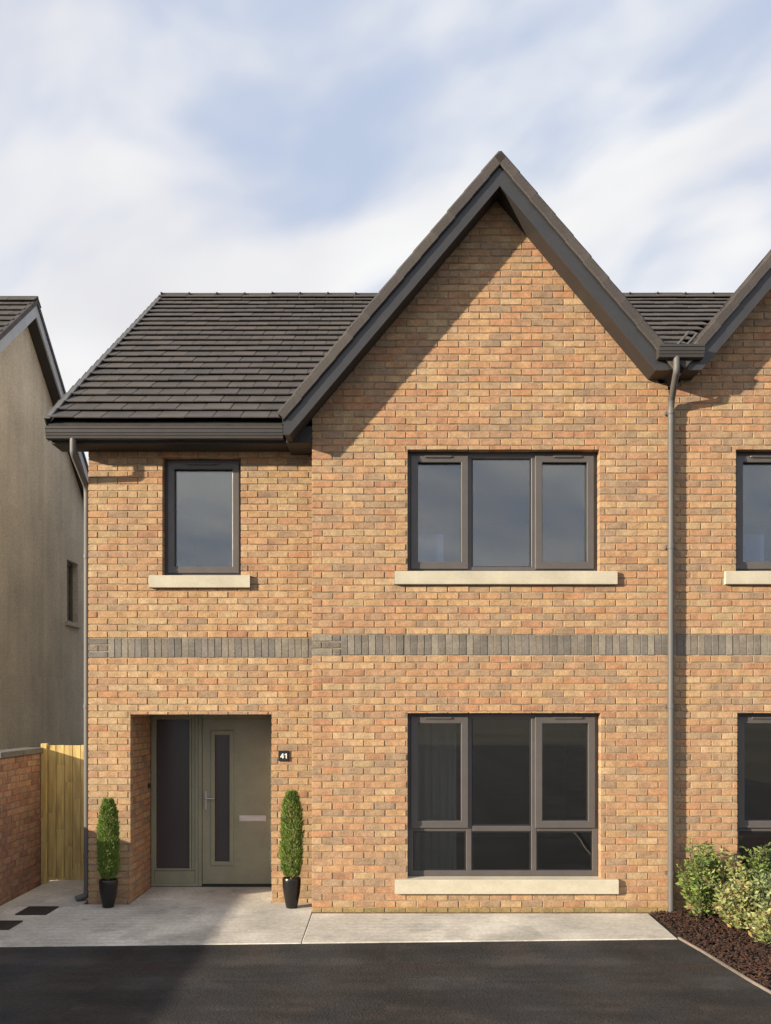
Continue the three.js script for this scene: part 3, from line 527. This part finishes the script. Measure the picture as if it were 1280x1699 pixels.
// ------------------------------------------------------------------ the adjoining brick house on the right
const next = thing('adjoining_house', 'adjoining buff brick house with matching dark gable at the right edge', 'house', [0, 0, 0]);
{
  const cx = 2 * PARTY - APEX, X1 = 6.867, NU = [3.755, 5.806, 3.645, 4.95], NL = [3.77, 5.806, 0.355, 2.127], su = [3.626, 5.95, 3.503, 3.645], sl = [3.626, 5.95, 0.2, 0.355];
  const t = (x) => T(x, cx);
  const wall = part('front_wall', poly([[PARTY + 0.002, -0.12], [X1, -0.12], [X1, t(X1) - 0.22], [cx, TOP - 0.22], [PARTY + 0.002, t(PARTY) - 0.22]], -0.11, -0.0085, [grow(NU, 0.005), grow(NL, 0.005)]), M.mortar, next);
  placeBricks(layBricks({ o: V(0, 0, 0), u: V(1, 0, 0), n: V(0, 0, 1), u0: PARTY + 0.005, u1: X1, v0: -0.05, v1: 7.7, openings: [NU, NL, su, sl], inside: (x, y) => y < t(x) - 0.27, band: BAND, phase: 1 }), wall, 'brick', 300, 'brickwork');
  soldiers(PARTY + 0.005, X1, 0, wall);
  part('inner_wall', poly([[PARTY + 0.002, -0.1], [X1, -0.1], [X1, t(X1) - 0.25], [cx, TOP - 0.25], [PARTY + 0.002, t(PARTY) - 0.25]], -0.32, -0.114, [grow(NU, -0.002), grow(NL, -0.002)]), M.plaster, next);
  sill(next, ...su, 0); sill(next, ...sl, 0);
  makeWindow(next, { x0: NU[0], x1: NU[1], y0: NU[2] + 0.006, y1: NU[3], z: -0.1, mullions: [4.42, 5.13], casements: [0, 2], vents: [[0, 0.28, 0.72]] });
  makeWindow(next, { x0: NL[0], x1: NL[1], y0: NL[2] + 0.006, y1: NL[3], z: -0.1, mullions: [4.43, 5.13], transom: 0.875, casements: [0, 2], vents: [[0, 0.28, 0.72]] });
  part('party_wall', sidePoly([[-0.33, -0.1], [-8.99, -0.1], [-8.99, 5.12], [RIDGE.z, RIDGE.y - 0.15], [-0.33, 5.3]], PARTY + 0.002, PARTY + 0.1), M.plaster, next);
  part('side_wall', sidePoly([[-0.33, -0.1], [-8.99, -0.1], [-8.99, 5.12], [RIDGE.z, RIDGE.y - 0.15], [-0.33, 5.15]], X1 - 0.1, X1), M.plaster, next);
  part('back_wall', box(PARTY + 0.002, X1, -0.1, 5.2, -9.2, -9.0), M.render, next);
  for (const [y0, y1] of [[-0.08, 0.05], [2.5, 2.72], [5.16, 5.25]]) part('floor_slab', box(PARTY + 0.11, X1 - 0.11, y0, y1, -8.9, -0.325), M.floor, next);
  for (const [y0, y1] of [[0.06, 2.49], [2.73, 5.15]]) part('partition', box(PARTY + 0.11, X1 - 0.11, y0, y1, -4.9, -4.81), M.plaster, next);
  mainRoof(next, PARTY + 0.002, 7.24, false);
  frontGable(next, cx, 'valley', 'eave');
}

// ------------------------------------------------------------------ the rendered house on the left
const cream = thing('rendered_house', 'cream rendered house with dark tiled roof and one small side window at the left edge', 'house', [0, 0, 0]);
{
  const XW = -5.95, XV = -5.745, ry = 8.86, rz = -5.0, tan = 0.85, zf = -0.75, zb = -9.3, ey = ry - tan * 4.5, X0 = -12;
  const wy = (z) => ry - 0.22 - tan * Math.abs(z - rz);
  const WIN = [-7.50, -6.92, 3.77, 4.95];
  const s = new THREE.Shape([[zf, -0.1], [zf, wy(zf)], [rz, wy(rz)], [zb, wy(zb)], [zb, -0.1]].map(([z, y]) => new THREE.Vector2(-z, y)));
  s.holes.push(new THREE.Path([[WIN[0], WIN[2]], [WIN[0], WIN[3]], [WIN[1], WIN[3]], [WIN[1], WIN[2]]].map(([z, y]) => new THREE.Vector2(-z, y))));
  part('gable_wall', new THREE.ExtrudeGeometry(s, { depth: 0.3, bevelEnabled: false }).rotateY(Math.PI / 2).translate(XW - 0.3, 0, 0), M.render, cream);
  part('front_wall', box(X0, XW - 0.302, -0.1, wy(zf), zf - 0.3, zf), M.render, cream);
  part('back_wall', box(X0, XW - 0.302, -0.1, wy(zb), zb, zb + 0.3), M.render, cream);
  part('end_wall', box(X0 - 0.3, X0 - 0.002, -0.1, wy(zb), zb, zf), M.render, cream);
  part('floor_slab', box(X0, XW - 0.305, 2.5, 2.7, zb + 0.31, zf - 0.31), M.plaster, cream);
  const w = new THREE.Group(); w.name = 'window'; w.position.set(XW - 0.1, WIN[2], WIN[0]); w.rotation.y = Math.PI / 2; cream.add(w);   // local x runs towards -z
  const ww = WIN[1] - WIN[0], hh = WIN[3] - WIN[2];
  part('frame', frameGeo(-ww, 0, 0.02, hh, 0.06, -0.06, 0.0), M.frame, w);
  part('pane', new THREE.BoxGeometry(ww - 0.1, hh - 0.12, 0.006).translate(-ww / 2, hh / 2 + 0.01, -0.03), M.glass, w);
  part('sill', box(-ww - 0.07, 0.07, -0.06, 0.018, -0.05, 0.15, 0.006), M.sill, w);
  part('room_wall', box(-ww - 0.2, 0.2, -0.2, hh + 0.2, -0.7, -0.68), M.plaster, w);
  const th = 0.12, roofPts = (top, bot, a, b) => [[a, ry + top - tan * (a - rz)], [rz, ry + top], [b, ry + top - tan * (rz - b)], [b, ry + bot - tan * (rz - b)], [rz, ry + bot], [a, ry + bot - tan * (a - rz)]];
  const roof = part('roof', sidePoly(roofPts(-0.02, -th, -0.4, -9.7), X0 - 0.3, XV - 0.03), M.slab, cream);
  part('bargeboard', sidePoly(roofPts(-0.03, -0.25, -0.38, -9.68), XV - 0.026, XV), M.paleBoard, cream);
  part('soffit', sidePoly(roofPts(-0.2, -0.235, -0.40, -9.66), XW + 0.003, XV - 0.028), M.soffit, cream);
  const ang = Math.atan(tan), up = V(0, Math.sin(ang), -Math.cos(ang)), nn = V(0, Math.cos(ang), Math.sin(ang)), B = new THREE.Matrix4().makeBasis(V(1, 0, 0), up, nn), heap = new Heap();
  const len = 4.6 / Math.cos(ang), rows = Math.round(len / 0.27);
  for (let r = 0; r < rows; r++) for (let c = r & 1 ? -1 : 0; c < 10; c++) {
    const x = c < 0 ? XV - 0.095 : XV - 0.17 - c * 0.3 - (r & 1 ? 0.15 : 0), pos = V(x, ry, rz).addScaledVector(up, -(len - (r + 0.6) * (len / rows))).addScaledVector(nn, 0.024), k = Math.floor(rnd() * 5), g = c < 0 ? tileHalf : tileGeos[c % 3];
    const m = B.clone().multiply(new THREE.Matrix4().makeRotationX(-0.125)); m.setPosition(pos);
    const d = EYE.z - pos.z, px = 640 + pos.x / d * F;
    if (px > -25) { const t = part('roof_tile', g, tileMats[k], roof); m.decompose(t.position, t.quaternion, t.scale); } else heap.add(g, m, tileCols[k]);
  }
  heap.build('tiling', tileStuffMat, roof);
  const vg = merge([chamferBox(0.07, 0.30, 0.02, 0.005).translate(-0.02, 0, 0.02), chamferBox(0.018, 0.30, 0.07, 0.005).translate(0.012, 0, -0.006)]), upB = V(0, Math.sin(ang), Math.cos(ang)), nb = V(0, Math.cos(ang), -Math.sin(ang));
  const B2 = new THREE.Matrix4().makeBasis(V(-1, 0, 0), upB, nb), vg2 = merge([chamferBox(0.07, 0.30, 0.02, 0.005).translate(0.02, 0, 0.02), chamferBox(0.018, 0.30, 0.07, 0.005).translate(-0.012, 0, -0.006)]);
  for (let r = 0; r < 22; r++) {
    const d = (r + 0.5) * 0.275;
    const a = part('verge_cap', vg, tileMats[r % 5], roof), ma = B.clone(); ma.setPosition(V(XV, ry, rz).addScaledVector(up, -d).addScaledVector(nn, 0.008)); ma.decompose(a.position, a.quaternion, a.scale);
    const b = part('verge_cap', vg2, tileMats[(r + 2) % 5], roof), mb = B2.clone(); mb.setPosition(V(XV, ry, rz).addScaledVector(upB, -d).addScaledVector(nb, 0.008)); mb.decompose(b.position, b.quaternion, b.scale);
  }
  for (let i = 0; i < 5; i++) { const t = part('ridge_tile', merge([chamferBox(0.446, 0.18, 0.02, 0.005).rotateX(-Math.PI / 2 + 0.62).translate(0, 0, 0.075), chamferBox(0.446, 0.18, 0.02, 0.005).rotateX(Math.PI / 2 - 0.62).translate(0, 0, -0.075), new THREE.CylinderGeometry(0.028, 0.028, 0.446, 10).rotateZ(Math.PI / 2).translate(0, 0.048, 0)]), tileMats[i % 5], roof); t.position.set(XV - 0.2 - i * 0.45, ry + 0.02, rz); }
}

// ------------------------------------------------------------------ garden wall, gate
{
  const gw = thing('garden_wall', 'red-brown brick garden wall with grey coping beside the timber gate', 'wall', [0, 0, 0]);
  const XF = -4.28, u = V(0, 0, -1), n = V(1, 0, 0);
  const run = (z1, z0, top, most, cope) => {                      // from z1 (near) back to z0
    const wy = ORIGIN + Math.round((top - 0.07 - ORIGIN) / COURSE) * COURSE - 0.01;
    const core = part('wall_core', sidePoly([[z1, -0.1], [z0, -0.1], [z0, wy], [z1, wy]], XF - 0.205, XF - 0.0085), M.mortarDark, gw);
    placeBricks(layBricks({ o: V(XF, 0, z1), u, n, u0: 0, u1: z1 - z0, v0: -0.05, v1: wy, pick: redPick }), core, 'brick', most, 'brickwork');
    const m = Math.max(1, Math.round((z1 - z0) / 0.6)), l = (z1 - z0) / m;
    for (let i = 0; i < m; i++) part('coping', box(XF - 0.235, XF + 0.03, wy + 0.006, wy + 0.075, z1 - (i + 1) * l + 0.004, z1 - i * l - 0.004, 0.008), M.coping, gw);
  };
  run(-0.31, -1.49, 1.70, 160); run(0.62, -0.31, 1.11, 0); run(9.5, 0.62, 0.80, 0);
  const gate = thing('timber_gate', 'pale timber side gate of vertical boards between garden wall and house', 'gate', [-4.245, 0.02, -1.5]);
  const n2 = 8, bw = 0.102;
  part('post', box(-0.03, 0.045, -0.02, 1.72, -0.04, 0.035, 0.006), woods[1], gate);
  for (let i = 0; i < n2; i++) { const b = part('board', chamferBox(bw - 0.005, 1.675, 0.02, 0.005, i * 0.37, i * 0.21), woods[i % 4], gate); b.position.set(0.05 + (i + 0.5) * bw, 0.86 + rr(-0.003, 0.003), rr(-0.002, 0.002)); }
  for (const y of [0.25, 0.86, 1.48]) part('ledge', box(0.05, 0.05 + n2 * bw, y - 0.05, y + 0.05, -0.04, -0.013, 0.004), woods[2], gate);
}

// ------------------------------------------------------------------ drain covers
for (const [x, z, w, d, label] of [[-3.74, -0.03, 0.33, 0.36, 'rusty drain grate set in the concrete path below the garden gate'], [-3.87, 0.59, 0.33, 0.34, 'dark drain grate at the left edge of the concrete, nearest the driveway']]) {
  const g = thing('drain_cover', label, 'drain cover', [x, 0.001, z], 'drain covers in the concrete path');
  part('tray', new THREE.BoxGeometry(w - 0.02, 0.004, d - 0.02).translate(0, 0.003, 0), M.black, g);
  part('rim', merge([box(-w / 2, w / 2, 0, 0.012, -d / 2, -d / 2 + 0.02, 0.003), box(-w / 2, w / 2, 0, 0.012, d / 2 - 0.02, d / 2, 0.003), box(-w / 2, -w / 2 + 0.02, 0, 0.012, -d / 2 + 0.021, d / 2 - 0.021, 0.003), box(w / 2 - 0.02, w / 2, 0, 0.012, -d / 2 + 0.021, d / 2 - 0.021, 0.003)]), M.iron, g);
  for (let i = 0; i < 8; i++) { const xx = -w / 2 + 0.035 + i * (w - 0.07) / 7; part('bar', box(xx - 0.008, xx + 0.008, 0.003, 0.011, -d / 2 + 0.021, d / 2 - 0.021, 0.002), M.iron, g); }
}

// ------------------------------------------------------------------ plants
const leafMat = new THREE.MeshPhysicalMaterial({ color: 0xffffff, vertexColors: true, roughness: 0.85, transmission: 0.3, thickness: 0, side: THREE.DoubleSide });
function leafGeo(l, w, fold) {                                   // a folded pointed leaf from the origin along +y
  const g = new THREE.BufferGeometry(), a = [0, 0, 0], t = [0, l, -0.12 * l], m1 = [-w, l * 0.45, fold], m2 = [w, l * 0.45, fold], c = [0, l * 0.5, 0];
  g.setAttribute('position', new THREE.Float32BufferAttribute([...a, ...c, ...m1, ...m1, ...c, ...t, ...a, ...m2, ...c, ...c, ...m2, ...t], 3)); g.setAttribute('uv', new THREE.Float32BufferAttribute(new Array(24).fill(0), 2)); g.computeVertexNormals(); return g;
}
const bark = std(lin(0.10, 0.07, 0.045), { roughness: 0.95 });
function orient(dir, roll) { const q = new THREE.Quaternion().setFromUnitVectors(V(0, 1, 0), dir); return q.multiply(new THREE.Quaternion().setFromAxisAngle(V(0, 1, 0), roll)); }
function cypress(x, z, h, r, potH, label) {
  const t = thing('potted_conifer', label, 'potted plant', [x, 0, z], 'potted conifers either side of the door');
  const pr = [[0.0, 0.004], [0.056, 0.004], [0.061, 0.009], [0.074, potH * 0.22], [0.090, potH * 0.48], [0.099, potH * 0.74], [0.101, potH * 0.9], [0.099, potH], [0.091, potH], [0.087, potH - 0.03], [0, potH - 0.03]].map(([a, b]) => new THREE.Vector2(a, b));
  part('pot', new THREE.LatheGeometry(pr, 32), M.pot, t);
  part('soil', new THREE.CylinderGeometry(0.087, 0.084, 0.012, 24).translate(0, potH - 0.022, 0), M.mulch, t);
  part('trunk', new THREE.CylinderGeometry(0.008, 0.016, h - potH - 0.05, 8).translate(0, (h + potH) / 2 - 0.05, 0), bark, t);
  const heap = new Heap(), gs = [leafGeo(0.045, 0.004, 0.002), leafGeo(0.032, 0.005, 0.002)], y0 = potH + 0.03, tones = [[0.15, 0.245, 0.025], [0.11, 0.20, 0.027], [0.21, 0.30, 0.03], [0.08, 0.15, 0.026], [0.25, 0.31, 0.04]];
  for (let i = 0; i < 8500; i++) {
    const f = rnd(), y = y0 + (h - y0 - 0.035) * f, a = rnd() * 6.283, lump = 0.82 + 0.36 * fbm(a * 1.6 + 9, y * 14, 31 + Math.round(x * 7), 2), prof = Math.min(1, 0.66 + f * 2.4) * Math.sqrt(Math.max(0.02, 1 - Math.pow(Math.max(0, (f - 0.55) / 0.47), 2.0)));
    const rad = r * prof * lump * Math.sqrt(0.25 + 0.75 * rnd()), dir = V(Math.cos(a) * 0.75, 1.05 + rr(-0.3, 0.3), Math.sin(a) * 0.75).add(V(rr(-0.3, 0.3), 0, rr(-0.3, 0.3))).normalize();
    const k = tones[Math.floor(rnd() * tones.length)], b = rr(0.8, 1.25);
    heap.add(gs[i & 1], new THREE.Matrix4().compose(V(Math.cos(a) * rad, y - 0.02, Math.sin(a) * rad), orient(dir, rnd() * 6.28), V(1, 1, 1).multiplyScalar(rr(0.7, 1.25))), [k[0] * b, k[1] * b, k[2] * b]);
  }
  heap.build('foliage', leafMat, t, null);
}
cypress(-3.035, -0.21, 1.225, 0.105, 0.305, 'potted column conifer left of the front door, half in shade');
cypress(-1.025, -0.185, 1.315, 0.115, 0.33, 'taller sunlit potted column conifer right of the front door, below the number plate');

const greens = [[[0.13, 0.20, 0.03], [0.18, 0.24, 0.04], [0.09, 0.15, 0.03], [0.23, 0.28, 0.055]], [[0.29, 0.32, 0.10], [0.22, 0.27, 0.07], [0.38, 0.39, 0.17], [0.16, 0.21, 0.06], [0.32, 0.23, 0.08]], [[0.24, 0.30, 0.11], [0.17, 0.24, 0.075], [0.33, 0.36, 0.17], [0.13, 0.18, 0.06]]];
function shrub(x, z, r, h, kind, label, leaves = 900) {
  const t = thing('shrub', label, 'shrub', [x, 0.0, z], 'shrubs in the planting bed'), heap = new Heap(), gs = [leafGeo(0.052, 0.013, 0.004), leafGeo(0.066, 0.015, 0.005), leafGeo(0.042, 0.011, 0.003)], stems = [];
  const tips = [];
  for (let i = 0; i < 26; i++) {
    const a = rnd() * 6.283, lean = Math.sqrt(rnd()), top = V(Math.cos(a) * lean * r, h * (0.62 + 0.42 * rnd()) * (1 - 0.35 * lean * lean), Math.sin(a) * lean * r), base = V(Math.cos(a) * 0.04 * rnd(), 0, Math.sin(a) * 0.04 * rnd()), mid = base.clone().lerp(top, 0.5).add(V(rr(-0.02, 0.02), -0.02, rr(-0.02, 0.02)));
    const c = new THREE.QuadraticBezierCurve3(base, mid, top); stems.push(new THREE.TubeGeometry(c, 6, 0.0035, 5)); tips.push([c, kind]);
  }
  part('stems', merge(stems), bark, t);
  for (let i = 0; i < leaves; i++) {
    const [c] = tips[Math.floor(rnd() * tips.length)], f = Math.sqrt(rr(0.03, 1)), p = c.getPoint(f), a = rnd() * 6.283, dir = V(Math.cos(a), rr(-0.1, 1.1), Math.sin(a)).normalize();
    const side = r * 0.24 * rnd(); p.x += Math.cos(a) * side; p.z += Math.sin(a) * side; p.y = Math.max(0.03, p.y + rr(-0.05, 0.03));
    const pal = greens[kind], k = pal[Math.floor(rnd() * pal.length)], b = rr(0.75, 1.3);
    heap.add(gs[i % 3], new THREE.Matrix4().compose(p, orient(dir, rnd() * 6.28), V(1, 1, 1).multiplyScalar(rr(0.6, 1.25))), [k[0] * b, k[1] * b, k[2] * b]);
  }
  heap.build('foliage', leafMat, t, null);
}
shrub(3.24, 0.36, 0.21, 0.86, 0, 'dark green upright shrub beside the grey downpipe', 2600);
shrub(3.50, 0.46, 0.23, 0.74, 1, 'yellow-green shrub between the dark upright shrub and the lower right window', 2200);
shrub(3.84, 0.40, 0.21, 0.82, 0, 'bright green bushy shrub in front of the lower right window', 2400);
shrub(3.46, 0.86, 0.22, 0.54, 1, 'low pale yellow-green shrub at the front left of the planting bed', 1700);
shrub(3.74, 0.95, 0.25, 0.66, 2, 'grey-green shrub nearest the bark at the right edge', 2200);
shrub(4.10, 0.75, 0.26, 0.72, 2, 'grey-green shrub cut off by the right edge', 1600);
shrub(3.52, 1.32, 0.20, 0.40, 1, 'smallest pale shrub, lowest in the right corner of the bed', 1300);

{ // bark mulch
  const heap = new Heap(), g = [chamferBox(0.035, 0.008, 0.014, 0.003), chamferBox(0.05, 0.007, 0.016, 0.003), chamferBox(0.022, 0.010, 0.014, 0.003)], tones = [[0.085, 0.030, 0.017], [0.055, 0.021, 0.013], [0.11, 0.042, 0.022], [0.035, 0.015, 0.011], [0.15, 0.075, 0.042]];
  const root = new THREE.Group();
  for (let i = 0; i < 9000; i++) {
    const z = rr(0.05, 3.2), e = 2.815 + Math.max(0, z - 1.05) * 0.115, x = e + Math.pow(rnd(), 1.2) * 1.9, k = tones[Math.floor(rnd() * 5)];
    heap.add(g[i % 3], new THREE.Matrix4().compose(V(x, 0.006 + 0.03 * step(0, 0.5, x - e) + rr(-0.004, 0.012), z), new THREE.Quaternion().setFromEuler(new THREE.Euler(rr(-0.5, 0.5), rnd() * 6.28, rr(-0.5, 0.5))), V(1, 1, 1).multiplyScalar(rr(0.6, 1.3))), k);
  }
  const m = heap.build('bark_mulch', M.chips, scene); m.userData = { kind: 'stuff', label: 'dark red-brown bark mulch over the planting bed', category: 'mulch' };
}

// ------------------------------------------------------------------ behind the glass
function curtain(x0, x1, y0, y1, z, label, waves) {
  const g = new THREE.PlaneGeometry(x1 - x0, y1 - y0, waves * 8, 8), p = g.attributes.position;
  for (let i = 0; i < p.count; i++) { const u = (p.getX(i) / (x1 - x0) + 0.5) * waves * Math.PI * 2; p.setZ(i, 0.028 * Math.sin(u) + 0.008 * Math.sin(u * 2.3 + 1)); }
  g.computeVertexNormals();
  const t = thing('curtain', label, 'curtain', [(x0 + x1) / 2, y0, z], 'curtains behind the ground floor window'); part('fabric', g.translate(0, (y1 - y0) / 2, 0), M.curtain, t);
}
curtain(0.32, 0.80, 0.06, 2.3, -0.50, 'pale grey curtain behind the left panes of the ground floor window', 5);
for (const [x, label] of [[0.295, 'small dark blue card behind the upstairs window above the ground floor bay window'], [3.80, 'small dark blue card behind the upstairs window at the right edge']]) {
  const c = thing('window_card', label, 'card', [x + 0.16, 3.70, -0.20], 'dark cards behind the upstairs windows');
  part('sheet', chamferBox(0.36, 0.38, 0.01, 0.002).translate(0, 0.19, 0), M.card, c);
}

renderer.render(scene, camera);
